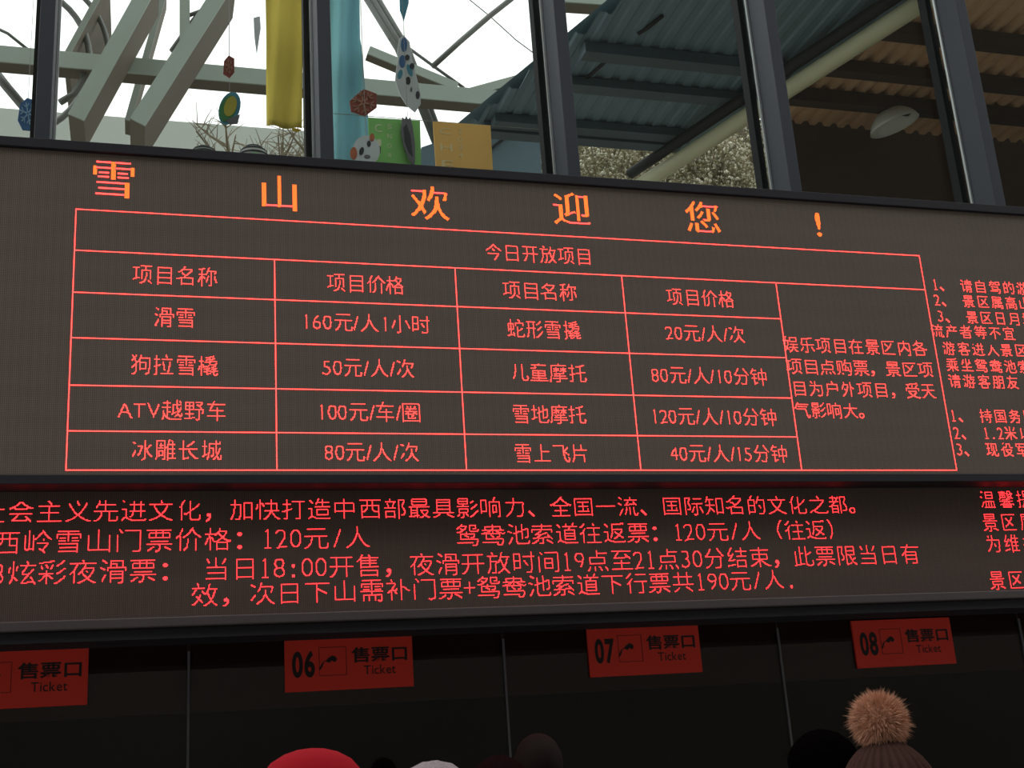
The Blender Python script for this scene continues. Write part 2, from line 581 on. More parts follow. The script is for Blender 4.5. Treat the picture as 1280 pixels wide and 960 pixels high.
# ------------------------------------------------------------------ lower display
YL = 0.16
low = empty('led_display', (2.0, YL, 2.36), label='lower LED ticker display with four lines of red text under the price table', cat='display')
ZL0, ZL1 = at(0, 782, YL).z, 3.05
MB().box(XB0, XB1, YL, 0.30, ZL0, ZL1).build('screen', M['led_low'], low)
MB().box(XB0, XB1, 0.0, 0.315, ZL0 - 0.050, ZL0 - 0.004).build('bottom_frame', M['alu'], low, bevel=0.006, label='dull aluminium ledge along the bottom edge')
MB().box(XB0, XB1, 0.03, 0.315, ZL0 - 0.10, ZL0 - 0.053).build('drip_profile', M['bezel'], low)
cells = set()
zz = round((at(640, 603, YL).z) / PITCH)
random.seed(3)
for a, b in ((40, 150), (175, 330), (350, 395), (505, 530), (600, 640), (700, 735), (800, 905), (930, 1030), (1225, 1300)):
    xa = at(a, 603, YL).x; xb = at(b, 603, YL).x
    for k in range(round(xa / PITCH), round(xb / PITCH)):
        cells.add((k, zz))
        if a > 790: cells.add((k, zz + 1))
v, f = cells_mesh(cells, YL - 0.0015)
mesh_obj('red_dashes', v, f, M['dimred'], low, kind='stuff', label='dim red dashes along the top of the lower display')  # dim red emissive dashes at the screen's upper edge

LOW = [
    ('社会主义先进文化，加快打造中西部最具影响力、全国一流、国际知名的文化之都。', (26, 640), (1022, 631), 1, 34, .118),
    ('西岭雪山门票价格：120元/人', (8, 681), (447, 669), 0, 12.0, .128),
    ('鸳鸯池索道往返票：120元/人（往返）', (585, 668), (1046, 662), 0, 16.0, .120),
    ('3炫彩夜滑票： 当日18:00开售，夜滑开放时间19点至21点30分结束，此票限当日有', (27, 717), (1137, 692), .5, 0, .125),
    ('效，次日下山需补门票+鸳鸯池索道下行票共190元/人.', (256, 742), (988, 726), 0, 0, .122)]
for t, A, B, i0, i1, h in LOW:
    a = at(*A, YL); b = at(*B, YL)
    tot = sum(adv(c, True) for c in t)
    if i1 and i0:                       # centre of char i0 .. centre of char i1
        em = (b.x - a.x) / (i1 - i0); xl = a.x - em * (i0 + .5)
    elif i0:                            # first full character follows a half-width one
        em = (b.x - a.x) / (tot - .5 - 1.0); xl = a.x - em * 1.0
    else:
        em = (b.x - a.x) / (tot - (1.0 if is_wide(t[-1]) else .75)); xl = a.x - em * .5
    put_chars(low, run_chars(t, xl, xl + em * tot, (a.z + b.z) / 2, h, mono=True), M['red2'], YL)
for t, px, py in (('温馨提示', 1224, 625), ('景区属高', 1227, 653), ('为维护', 1231, 680), ('景区设', 1236, 726)):
    a = at(px, py, YL)
    put_chars(low, run_chars(t, a.x, a.x + .128 * len(t), a.z, 0.116, mono=True, cw=.88), M['red2'], YL)

# ------------------------------------------------------------------ curtain wall above the display
YM = 0.32
mr = [at(69, 0, YM).x, at(412, 0, YM).x, at(707.5, 0, YM).x, at(971.5, 0, YM).x, at(1213, 0, YM).x]
# the verticals are plumb: use the x where each leaves the display's top edge
mr = [at(62, 172, YM).x, at(418, 203, YM).x, at(727, 227, YM).x, at(1003.5, 243, YM).x, at(1258, 258, YM).x]
MW = 0.078
mulls = [XL + 0.1, mr[0] - 1.45] + mr + [mr[4] + 1.42, XR]
for x in mulls:
    e = empty('trim_1', (x - MW / 2, YM, 4.78), kind='structure')
    MB().box(x - MW, x, YM, YM + 0.24, 4.78, 7.9).build('mullion', M['mull'], e, bevel=0.004)
    MB().box(x - MW - 0.014, x - MW - 0.001, YM + 0.205, YM + 0.225, 4.78, 7.9).build('glazing_bead', M['bead'], e)
    MB().box(x + 0.001, x + 0.014, YM + 0.205, YM + 0.225, 4.78, 7.9).build('glazing_bead', M['bead'], e)
    MB().box(x - MW - 0.045, x - MW - 0.001, YM + 0.26, YM + 0.34, 4.78, 7.9).build('sash_stile', M['black'], e)
for i in range(len(mulls) - 1):
    x0 = mulls[i] + 0.002; x1 = mulls[i + 1] - MW - 0.002
    e = empty('window_%d' % (i + 1), ((x0 + x1) / 2, YM + .24, 4.78), kind='structure')
    MB().box(x0, x1, YM + 0.227, YM + 0.237, 4.782, 7.898).build('pane', G_UP, e)

# ------------------------------------------------------------------ ticket windows
YT = 0.85
tj = [at(235, 920, YT).x, at(636, 920, YT).x, at(988, 920, YT).x]
st = tj[1] - tj[0]
tj = [tj[0] - 2 * st, tj[0] - st] + tj + [tj[2] + st, tj[2] + 2 * st]
ztr = at(200, 893, YT).z
for i, x in enumerate(tj):
    e = MB().box(x - 0.006, x + 0.006, YT - 0.01, YT + 0.02, 1.0, 2.30).build('trim_2', M['tjoint'], kind='structure')
for i in range(len(tj) - 1):
    e = empty('window_%d' % (i + 20), ((tj[i] + tj[i + 1]) / 2, YT, 1.0), kind='structure')
    MB().box(tj[i] + 0.008, tj[i + 1] - 0.008, YT, YT + 0.01, 1.0, 2.44).build('pane', G_TK, e)
    MB().box(tj[i] + 0.008, tj[i + 1] - 0.008, YT + 0.012, YT + 0.03, ztr, 2.44).build('transom_panel', M['transom'], e)  # plain grey panel behind the upper strip of glass

YS = YT - 0.012
sw = at(517, 826, YS).x - at(357, 830, YS).x
shh = at(357, 797, YS).z - at(357, 865, YS).z
for num, cx, cy, lab in (('05', 30, 846, 'red ticket sign cut by the left edge of the photo'), ('06', 437, 828, 'red ticket sign numbered 06 above the red cap'),
                         ('07', 806, 812, 'red ticket sign numbered 07 between the two right steel joints'), ('08', 1130, 803, 'red ticket sign numbered 08 above the pompom hat')):
    if num == '05':
        c = at(110, 845, YS); c.x -= sw / 2
    else:
        c = at(cx, cy, YS)
    e = empty('ticket_sign', (c.x, YS, c.z - shh / 2), label=lab, cat='sign', group='ticket window signs')
    MB().box(c.x - sw / 2, c.x + sw / 2, YS - 0.004, YS + 0.011, c.z - shh / 2, c.z + shh / 2).build('panel', M['signred'], e, bevel=0.001)
    yy = YS - 0.0055
    def PX(u): return c.x - sw / 2 + sw * u
    def PZ(t): return c.z + shh / 2 - shh * t
    flat_text('number', num, PX(.142), PZ(.50), sw * .175, shh * .50, yy, M['signink'], e, offset=0.035)
    fr = MB(); x0, x1, z0, z1 = PX(.262), PX(.475), PZ(.73), PZ(.20)
    tk = 0.0022
    for q in ((x0, x1, z0, z0 + tk), (x0, x1, z1 - tk, z1), (x0, x0 + tk, z0 + tk, z1 - tk), (x1 - tk, x1, z0 + tk, z1 - tk)):
        fr.box(q[0], q[1], yy, yy + 0.001, q[2], q[3])
    fr.build('pictogram_frame', M['signink'], e)
    hd = MB()   # a small hand pushing a ticket
    def Q(u, t): return (x0 + (x1 - x0) * u, z0 + (z1 - z0) * t)
    hd.plate([Q(.02, .20), Q(.10, .28), Q(.16, .42), Q(.11, .45), Q(.05, .34), Q(.0, .26)], yy, yy + .001)
    hd.plate([Q(.22, .50), Q(.34, .62), Q(.48, .70), Q(.60, .66), Q(.66, .56), Q(.58, .46), Q(.46, .52), Q(.38, .44), Q(.30, .48)], yy, yy + .001)
    hd.plate([Q(.12, .40), Q(.22, .50), Q(.20, .53), Q(.10, .44)], yy, yy + .001)
    hd.build('pictogram', M['signink'], e)
    flat_text('lettering', '售票口', PX(.735), PZ(.365), sw * .44, shh * .29, yy, M['signink'], e, offset=0.022)
    flat_text('lettering', 'Ticket', PX(.735), PZ(.655), sw * .25, shh * .17, yy, M['signink'], e, offset=0.004)

# ------------------------------------------------------------------ steel work of the hall
def steel(name, p0, p1, y, wpx, dp, m, label, y1=None, cat='beam', group=None):
    y1 = y if y1 is None else y1
    a = at(*p0, y); b = at(*p1, y1)
    sc = (y + D) / F / 0.95
    e = empty(name, tuple((a + b) / 2), label=label, cat=cat, group=group)
    MB().beam(a, b, wpx * sc, .02).build('flange', m, e)
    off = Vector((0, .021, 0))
    MB().beam(a + off, b + off, wpx * sc * .98, dp - .021).build('web', M['web'], e, label='brown underside and web')  # web and underside browner and darker than the flange
    return e


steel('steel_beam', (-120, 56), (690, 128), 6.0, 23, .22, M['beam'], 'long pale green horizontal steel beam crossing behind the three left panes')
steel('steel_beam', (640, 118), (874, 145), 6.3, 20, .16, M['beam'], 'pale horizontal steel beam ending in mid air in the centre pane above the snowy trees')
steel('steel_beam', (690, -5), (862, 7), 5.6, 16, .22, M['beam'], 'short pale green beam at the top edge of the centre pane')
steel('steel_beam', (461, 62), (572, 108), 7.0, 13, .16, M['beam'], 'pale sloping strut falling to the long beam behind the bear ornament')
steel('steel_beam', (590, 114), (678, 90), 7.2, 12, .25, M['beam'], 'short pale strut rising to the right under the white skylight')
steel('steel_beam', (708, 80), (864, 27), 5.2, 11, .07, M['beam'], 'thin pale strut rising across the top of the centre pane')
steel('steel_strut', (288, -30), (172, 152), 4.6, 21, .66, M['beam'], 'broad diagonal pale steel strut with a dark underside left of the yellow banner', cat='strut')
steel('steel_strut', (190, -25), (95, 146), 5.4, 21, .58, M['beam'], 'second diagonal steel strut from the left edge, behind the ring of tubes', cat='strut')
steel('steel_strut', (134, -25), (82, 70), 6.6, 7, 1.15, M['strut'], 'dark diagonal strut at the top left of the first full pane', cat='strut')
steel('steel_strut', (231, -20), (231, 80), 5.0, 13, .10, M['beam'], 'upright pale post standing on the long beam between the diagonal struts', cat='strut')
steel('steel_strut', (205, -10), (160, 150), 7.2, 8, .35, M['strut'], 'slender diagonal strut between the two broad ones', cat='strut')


def tubes(px, y, r, m, label, name='steel_tube', cat='tube'):
    return MB().tube([at(p[0], p[1], p[2] if len(p) > 2 else y) for p in px], r, 10).build(name, m, smooth=True, label=label, cat=cat)


def arc(cx, cy, rx, ry, a0, a1, n=16):
    return [(cx + rx * math.cos(math.radians(a0 + (a1 - a0) * i / n)), cy + ry * math.sin(math.radians(a0 + (a1 - a0) * i / n))) for i in range(n + 1)]


tubes(arc(20, 75, 92, 92, -130, 75, 26), 6.8, .035, M['tube'], 'curved grey ring tube arching over the left end of the long beam')
tubes(arc(24, 72, 112, 108, -60, 40, 20), 6.9, .03, M['tube'], 'outer curved grey tube beside the ring tube')
tubes([(-20, 72), (8, 108), (35, 140), (48, 165)], 6.4, .05, M['tube'], 'thick grey tube sloping down behind the leftmost pane')
tubes([(-15, 30), (10, 42), (40, 66)], 7.4, .018, M['tube'], 'thin grey tube crossing the sky in the leftmost pane')
tubes([(275, -20), (256, 10), (243, 25), (232, 40), (215, 64)], 5.1, .03, M['tube'], 'bent grey tube beside the upright post')
tubes([(226, 23), (256, 12)], 5.1, .02, M['tube'], 'short level grey tube joining the upright post')
tubes([(75, 128), (92, 118), (104, 100), (106, 82)], 6.1, .035, M['tube'], 'short bent grey tube under the long beam at left')
# twin tube truss in the second pane
e = empty('tube_truss', at(500, 60, 8.0), label='grey twin tube lattice truss sloping down behind the bear ornament', cat='truss')
for dx, r_ in ((0, .04), (15, .04), (7, .05)):
    MB().tube([at(450 + dx, -14, 8.0), at(497 + dx * .9, 62, 8.0), at(546 + dx * .7, 185, 8.0)], r_, 8).build('chord', M['tube'], e, smooth=True)
for k in range(9):
    t = k / 8.5
    x = 455 + 88 * t; y = -6 + 172 * t ** 1.12
    MB().tube([at(x, y, 7.98), at(x + 15, y + 10, 8.02)], .018, 6).build('lacing', M['tube'], e, smooth=True)
tubes([(655, -20), (640, -2), (612, 20), (575, 52), (541, 83)], 8.8, .04, M['tube'], 'grey tube crossing the white skylight of the second pane')
tubes([(470, 10), (508, 58), (541, 82), (580, 110)], 8.8, .022, M['cable'], 'thin grey rod under the white skylight', cat='rod')
tubes([(575, -10), (612, 20), (645, 50), (680, 76)], 8.9, .008, M['cable'], 'fine stay cable crossing the white skylight', cat='cable', name='stay_cable')
tubes([(585, 210), (618, 182), (650, 157), (668, 140)], 7.57, .018, M['cableshade'], 'thin black cable rising beside the orange card', cat='cable', name='black_cable')
tubes([(405, 141), (560, 153), (703, 164)], .702, .002, M['cord'], 'taut pale string that carries the green and orange cards', cat='string', name='hanging_line')

# roof: corrugated deck, slate left of the big diagonal pipe, brown right of it
ZC = 8.0
A0 = atz(586, 156, ZC); A1 = atz(772, 5, ZC)            # open edge of the roof
B0 = atz(800, 232, ZC); B1 = atz(1150, 4, ZC)           # line of the diagonal pipe
YE = atz(1080, 162, ZC).y
YE2 = atz(800, 188, ZC).y


def xline(P, Q, y): return P.x + (Q.x - P.x) * (y - P.y) / (Q.y - P.y)


def deck(name, xa, xb, y0, y1, m, pitch=0.17, hr=.045):
    vs = []; fs = []
    ny = 14
    for j in range(ny):
        ya = y0 + (y1 - y0) * j / ny; yb = y0 + (y1 - y0) * (j + 1) / ny
        ym = (ya + yb) / 2
        a = xa(ym); b = xb(ym)
        i0 = math.floor(a / pitch); i1 = math.ceil(b / pitch)
        for i in range(i0, i1):
            prof = [(0, 0), (.38, 0), (.5, hr), (.88, hr), (1, 0)]
            for q in range(4):
                xa_ = max(a, (i + prof[q][0]) * pitch); xb_ = min(b, (i + prof[q + 1][0]) * pitch)
                if xb_ <= xa_: continue
                n = len(vs)
                vs += [(xa_, ya, ZC + prof[q][1]), (xb_, ya, ZC + prof[q + 1][1]), (xb_, yb, ZC + prof[q + 1][1]), (xa_, yb, ZC + prof[q][1])]
                fs.append((n, n + 1, n + 2, n + 3))
                n = len(vs)
    top = len(vs)
    P = [(xa(y0), y0), (xb(y0), y0), (xb(y1), y1), (xa(y1), y1)]
    vs += [(p[0], p[1], ZC + .12) for p in P]
    fs.append((top, top + 1, top + 2, top + 3))
    return mesh_obj(name, vs, fs, m, kind='structure')


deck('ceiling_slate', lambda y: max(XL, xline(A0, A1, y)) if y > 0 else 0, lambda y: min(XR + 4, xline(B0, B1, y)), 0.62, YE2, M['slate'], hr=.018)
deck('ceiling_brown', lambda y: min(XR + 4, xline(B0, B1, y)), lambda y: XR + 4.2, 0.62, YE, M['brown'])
for px, py, dz, m, lab in ((1080, 132, .16, 'dbeam', 'dark purlin under the brown deck nearest the back wall'), (1080, 91, .14, 'dbeam', 'middle dark purlin under the brown deck'),
                           (1100, 40, .16, 'dbeam', 'upper dark purlin under the brown deck above the lamp')):
    q = atz(px, py, ZC - dz)
    x0 = xline(B0, B1, q.y) - .12
    MB().box(x0, XR + 4, q.y, q.y + .13, ZC - dz, ZC - .01).build('purlin', M[m], label=lab, cat='beam')
for px, py, dz, lab in ((790, 112, .10, 'slate grey purlin under the slate deck just above the pale beam'), (790, 70, .12, 'slate grey purlin crossing the middle of the centre pane'),
                        (790, 165, .10, 'slate grey purlin above the snowy trees'), (790, 178, .12, 'lowest slate grey purlin touching the snowy trees')):
    q = atz(px, py, ZC - dz)
    x0 = xline(A0, A1, q.y); x1 = xline(B0, B1, q.y) - .36
    MB().box(x0 + .1, x1, q.y, q.y + .16, ZC - dz, ZC - .01).build('purlin', M['sbeam'], label=lab, cat='beam')
for P_, lab in ((((718, 108), (740, 92), (762, 72)), 'thin black cable below the thin strut of the centre pane'), (((798, 42), (808, 36), (828, 20)), 'short black cable at the top of the centre pane')):
    MB().tube([atz(a, b, ZC - .01) for a, b in P_], .018, 8).build('black_cable', M['cableshade'], smooth=True, label=lab, cat='cable')
q0 = atz(800, 232, ZC - .28); q1 = atz(1165, -5, ZC - .28)
MB().tube([q0.lerp(q1, k / 8) for k in range(9)], .085, 16).build('diagonal_pipe', M['pipe'], smooth=True, label='long cream diagonal pipe rising from the snowy trees to the upper right', cat='pipe')
MB().tube([q0.lerp(q1, k / 8) + Vector((-.10, .0, .14)) for k in range(9)], .06, 12).build('shade_tube', M['cableshade'], smooth=True, label='black tube standing for the shade just above the cream diagonal pipe', cat='pipe')  # black tube added to draw the shade along the cream pipe
xw = at(972, 200, YE + .05).x
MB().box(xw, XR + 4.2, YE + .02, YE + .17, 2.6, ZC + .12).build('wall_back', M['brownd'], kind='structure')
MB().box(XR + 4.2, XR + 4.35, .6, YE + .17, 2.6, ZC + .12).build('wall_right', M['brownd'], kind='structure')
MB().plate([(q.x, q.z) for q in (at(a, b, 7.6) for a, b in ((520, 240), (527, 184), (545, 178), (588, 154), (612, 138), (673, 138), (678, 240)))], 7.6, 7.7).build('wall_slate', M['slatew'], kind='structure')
sv = []; sf = []
for j in range(9):
    for i in range(31):
        t = j / 8; x = 6.3 + 2.0 * t + 22 * i / 30
        sv.append((x, 12.5 + 5 * t, 16 * t ** .7 + (.9 * noise.noise(Vector((x * .7, t * 3, 9))) if t > 0 else 0)))
for j in range(8):
    for i in range(30):
        a = j * 31 + i
        sf.append((a, a + 1, a + 32, a + 31))
mesh_obj('slope_behind', sv, sf, M['slope'], kind='structure', smooth=True)
MB().box(-14, 4.2, 12.0, 12.3, 0, at(200, 150, 12.0).z).build('reflection_slab', M['pale_reflection'], kind='structure')  # pale slab added to stand for a bright reflection low in the panes

# pendant lamp
lc = at(1109, 136, 4.0)
e = empty('pendant_lamp', lc, label='pale grey enamel dome pendant lamp hanging tilted on a thin cord in the right pane', cat='lamp')
rot = Matrix.Rotation(math.radians(-16), 4, 'Y')
prof = [(0.012, 0.0), (.04, -.005), (.095, -.022), (.155, -.055), (.208, -.10), (.245, -.155), (.262, -.20)]
inner = [(r - .006, z - .004) for r, z in reversed(prof)]
MB().lathe(prof + inner, 40, lc, M4=rot).build('lamp_shade', M['lamp'], e, smooth=True)
MB().lathe([(0.001, .05), (.02, .05), (.024, 0), (.02, -.01), (.001, -.01)], 16, lc, M4=rot).build('socket_cap', M['cord'], e, smooth=True)
MB().lathe([(0.001, -.05), (.02, -.05), (.03, -.08), (.03, -.10), (.015, -.12), (.001, -.125)], 16, lc, M4=rot).build('bulb', M['grey'], e, smooth=True)
top = at(1090, 50, 4.0); top.z = ZC
MB().tube([lc + Vector((0, 0, .045)), Vector((lc.x - .1, lc.y, ZC - .01))], .006, 6).build('cord', M['cord'], e)

# ------------------------------------------------------------------ hanging decorations
def poly(px, y): return [(q.x, q.z) for q in (at(a, b, y) for a, b in px)]


def cloth(px_l, px_r, y, m, parent, name, wob=.02, nu=14, nv=24):
    vs = []; fs = []
    for j in range(nv + 1):
        t = j / nv
        def ev(P):
            k = t * (len(P) - 1); i = min(int(k), len(P) - 2); f_ = k - i
            return (P[i][0] + (P[i + 1][0] - P[i][0]) * f_, P[i][1] + (P[i + 1][1] - P[i][1]) * f_)
        l = ev(px_l); r = ev(px_r)
        for i in range(nu + 1):
            s = i / nu
            p = at(l[0] + (r[0] - l[0]) * s, l[1] + (r[1] - l[1]) * s, y)
            p.y += wob * math.sin(s * 9 + t * 3) + wob * .5 * math.sin(t * 11)
            vs.append(p)
    for j in range(nv):
        for i in range(nu):
            a = j * (nu + 1) + i
            fs.append((a, a + nu + 1, a + nu + 2, a + 1))
    o = mesh_obj(name, vs, fs, m, parent, smooth=True)
    s = o.modifiers.new('thickness', 'SOLIDIFY'); s.thickness = 0.004
    return o


e = empty('hanging_banner', at(355, 160, 2.2), label='mustard yellow cloth banner hanging in the second pane, with a pale strip beside it', cat='banner')
cloth([(332, -60), (333, 60), (333, 158)], [(377, -60), (378, 60), (377, 162)], 2.2, M['yellowc'], e, 'cloth')
cloth([(379, -60), (379, 60), (379, 160)], [(392, -60), (392, 60), (393, 160)], 2.25, M['palec'], e, 'side_strip', .01, 4)
cloth([(364, 159), (366, 164)], [(377, 162), (372, 165)], 2.2, M['yellowc'], e, 'torn_tab', .0, 3, 3)
e = empty('hanging_banner', at(435, 206, 2.4), label='sky blue cloth banner widening downwards beside the green card', cat='banner')
cloth([(408, -60), (409, 60), (411, 130), (412, 215)], [(450, -60), (449, 50), (455, 100), (466, 215)], 2.4, M['bluec'], e, 'cloth', .035)

e = empty('hanging_card', at(492, 212, .70), label='lime green card hung from the string, left of the orange card', cat='card')
MB().plate(poly([(460, 147), (525, 151), (527, 222), (463, 222)], .70), .698, .706).build('card', M['greenc'], e)
for ch, x, y, wq, hq in (('C', 473, 160, 10, 12), ('I', 474, 178, 6, 10), ('S', 487, 158, 6, 7), ('N', 487, 170, 6, 7), ('O', 487, 182, 6, 7), ('W', 487, 194, 6, 7)):
    c = at(x, y, .695); k = (.7 + D) / F
    flat_text('lettering', ch, c.x, c.z, wq * k, hq * k, .696, M['print'], e, rot=0)
e = empty('hanging_card', at(580, 218, .70), label='orange card hung from the string with pale capitals down its left side', cat='card')
MB().plate(poly([(541, 152), (613, 157), (617, 228), (546, 228)], .70), .698, .706).build('card', M['orangec'], e)
for ch, x, y, wq, hq in (('C', 557, 164, 18, 10), ('H', 558, 184, 18, 12), ('E', 560, 206, 18, 14), ('2', 575, 164, 7, 8), ('0', 575, 174, 7, 8), ('2', 576, 184, 7, 8), ('4', 576, 194, 7, 8)):
    c = at(x, y, .695); k = (.7 + D) / F
    flat_text('lettering', ch, c.x, c.z, wq * k, hq * k, .696, M['print2'], e)


def ornament(name, px, y, m, label, th=.012, tilt=0.0, string=True, cat='ornament'):
    P = poly(px, y)
    cx = sum(p[0] for p in P) / len(P); cz = min(p[1] for p in P)
    zt = max(p[1] for p in P)
    e = empty(name, (cx, y, cz), label=label, cat=cat)
    MB().plate(P, y, y + th).build('body', m, e, bevel=.002)
    if string:
        MB().tube([(cx, y + th / 2, zt - .004), (cx, y + th / 2, 7.4)], .0015, 5).build('string', M['cord'], e)
    return e


def decal(e, px, y, m, name='print'):
    MB().plate(poly(px, y), y - .003, y - .0005).build(name, m, e)


def ell(cx, cy, rx, ry, n=20, rot=0):
    c, s = math.cos(math.radians(rot)), math.sin(math.radians(rot))
    return [(cx + rx * math.cos(t) * c - ry * math.sin(t) * s, cy + rx * math.cos(t) * s + ry * math.sin(t) * c) for t in (2 * math.pi * i / n for i in range(n))]


def flake(e, cx, cy, r, y, m, sx=1.0):
    mb = MB()
    for k in range(6):
        a = math.pi * k / 3 + .3
        u = (math.cos(a) * sx, math.sin(a)); v = (-math.sin(a) * sx, math.cos(a))
        def q(s, t): return (cx + u[0] * s + v[0] * t, cy + u[1] * s + v[1] * t)
        mb.plate(poly([q(.1 * r, -.07 * r), q(r, -.07 * r), q(r, .07 * r), q(.1 * r, .07 * r)], y), y - .004, y - .0005)
        for s_ in (-1, 1):
            mb.plate(poly([q(.5 * r, 0), q(.8 * r, s_ * .35 * r), q(.88 * r, s_ * .3 * r), q(.62 * r, 0)], y), y - .004, y - .0005)
    mb.build('snowflake', m, e)


e = ornament('snowflake_disc', [(437, 126), (455, 111), (471, 117), (471, 134), (456, 145), (439, 139)], 1.7, M['rust'], 'rust red hexagonal snowflake plaque in front of the blue banner')
flake(e, 454, 128, 15, 1.7, M['rustl'])
e = ornament('snowflake_disc', [(280, 76), (286, 69), (293, 73), (293, 90), (287, 97), (279, 92)], 1.8, M['rust'], 'narrow rust red hexagonal plaque above the oval disc')
flake(e, 286, 83, 10, 1.8, M['rustl'], .5)
e = ornament('snowflake_disc', [(22, 150), (25, 130), (34, 122), (45, 126), (47, 150), (38, 163), (28, 162)], 1.6, M['blue'], 'blue hexagonal snowflake plaque in the leftmost pane')
flake(e, 35, 142, 14, 1.6, M['bluel'], .75)
e = ornament('oval_disc', ell(287, 135, 13, 21, 22, 18), 1.9, M['teal'], 'teal oval disc with yellow and green fields hanging in the first full pane')
decal(e, ell(285, 136, 10, 17, 20, 18), 1.9, M['green'])
decal(e, ell(288, 133, 7.5, 13, 18, 18), 1.8965, M['ylw'])
decal(e, [(282, 150), (300, 143), (297, 155), (287, 156)], 1.8965, M['grey'])
e = ornament('paper_icicle', [(317, 22), (325, 20), (326, 35), (321, 68), (318, 45)], 1.9, M['white'], 'pale paper icicle left of the yellow banner')
e = ornament('paper_icicle', [(499, -25), (511, -25), (511, 4), (505, 26), (500, 12)], 1.8, M['teal'], 'teal paper icicle at the top edge above the white cut out')
e = ornament('cutout_figure', [(499, 48), (505, 44), (512, 52), (515, 72), (520, 92), (526, 118), (526, 130), (519, 140), (508, 131), (500, 118), (494, 100), (495, 88), (498, 70), (496, 68)], 1.8, M['white'], 'tall white cut out with blue patches hanging edge on between banner and truss')
for p, m in ((ell(505, 56, 4, 9), 'blue'), (ell(503, 77, 4, 8), 'blue'), (ell(512, 88, 3, 8, 16, -20), 'teal'), (ell(509, 72, 3, 3.5), 'greyd'), (ell(515, 83, 3, 4), 'greyd'), (ell(510, 101, 3, 5), 'greyd'), (ell(522, 119, 2.5, 5), 'greyd'), (ell(500, 93, 3, 6, 14, 15), 'teal'), (ell(514, 112, 1.2, 3), 'grey')):
    decal(e, p, 1.8, M[m])
e = ornament('cutout_plate', [(503, 146), (506, 149), (508, 144), (510, 149), (513, 146), (516, 158), (519, 180), (519, 200), (518, 209), (512, 200), (505, 184), (501, 164)], .665, M['grey'], 'narrow dark grey leaf shaped cut out in front of the green card')
decal(e, [(504, 160), (508, 155), (513, 170), (516, 196), (511, 190), (506, 178)], .665, M['greyd'])
e = ornament('bear_head_cutout', ell(458, 188, 17, 19, 26), .640, M['white'], 'pale bear head cut out with orange ear at the bottom of the blue banner')
for p, m in ((ell(442, 192, 4.5, 8), 'orng'), (ell(465, 172, 3, 5), 'orng'), (ell(452, 189, 2.8, 5, 16, 15), 'greyd'), (ell(461, 180, 2.5, 4), 'greyd'), (ell(459, 196, 4, 2), 'grey'), (ell(459, 187, 5.5, 7), 'white')):
    decal(e, p, .640 if m != 'white' else .6415, M[m])
MB().plate(poly([(468, 186), (472, 181), (476, 184), (476, 190), (470, 199), (467, 200)], .655), .655, .663).build('paw', M['greyd'], e)
MB().plate(poly([(446, 203), (468, 203), (470, 225), (446, 225)], .667), .667, .675).build('chest', M['white'], e)

# two dark striped domes just above the display edge
for cx, cy, rx, ry, lab in ((255, 199, 19, 17, 'left dark green striped dome just above the display edge'), (317, 204, 22, 25, 'right dark green striped dome with a bright rib above the display edge')):
    c = at(cx, cy, 3.0); k = (3 + D) / F
    e = empty('striped_dome', c, label=lab, cat='canopy', group='striped domes')
    prof = [(rx * k * math.cos(t), ry * k * math.sin(t)) for t in (math.pi / 2 * i / 9 for i in range(10))]
    prof[-1] = (.002, prof[-1][1])
    MB().lathe(prof, 28, c).build('shell', M['tube'], e, smooth=True)
    for i in range(1, 6, 2):
        r_, z_ = prof[i + 1]
        MB().lathe([(r_ + .004, z_ - .008), (r_ + .008, z_), (r_ + .004, z_ + .008)], 28, c).build('stripe', M['greyd'], e, smooth=True)
    if rx > 20:
        MB().beam(c + Vector((0, -rx * k - .02, 0)), c + Vector((0, -.02, ry * k)), .05, .01).build('rib', M['green'], e)
    MB().tube([c + Vector((0, 0, -.0)), Vector((c.x, c.y, 2.6))], .02, 8).build('pole', M['grey'], e)

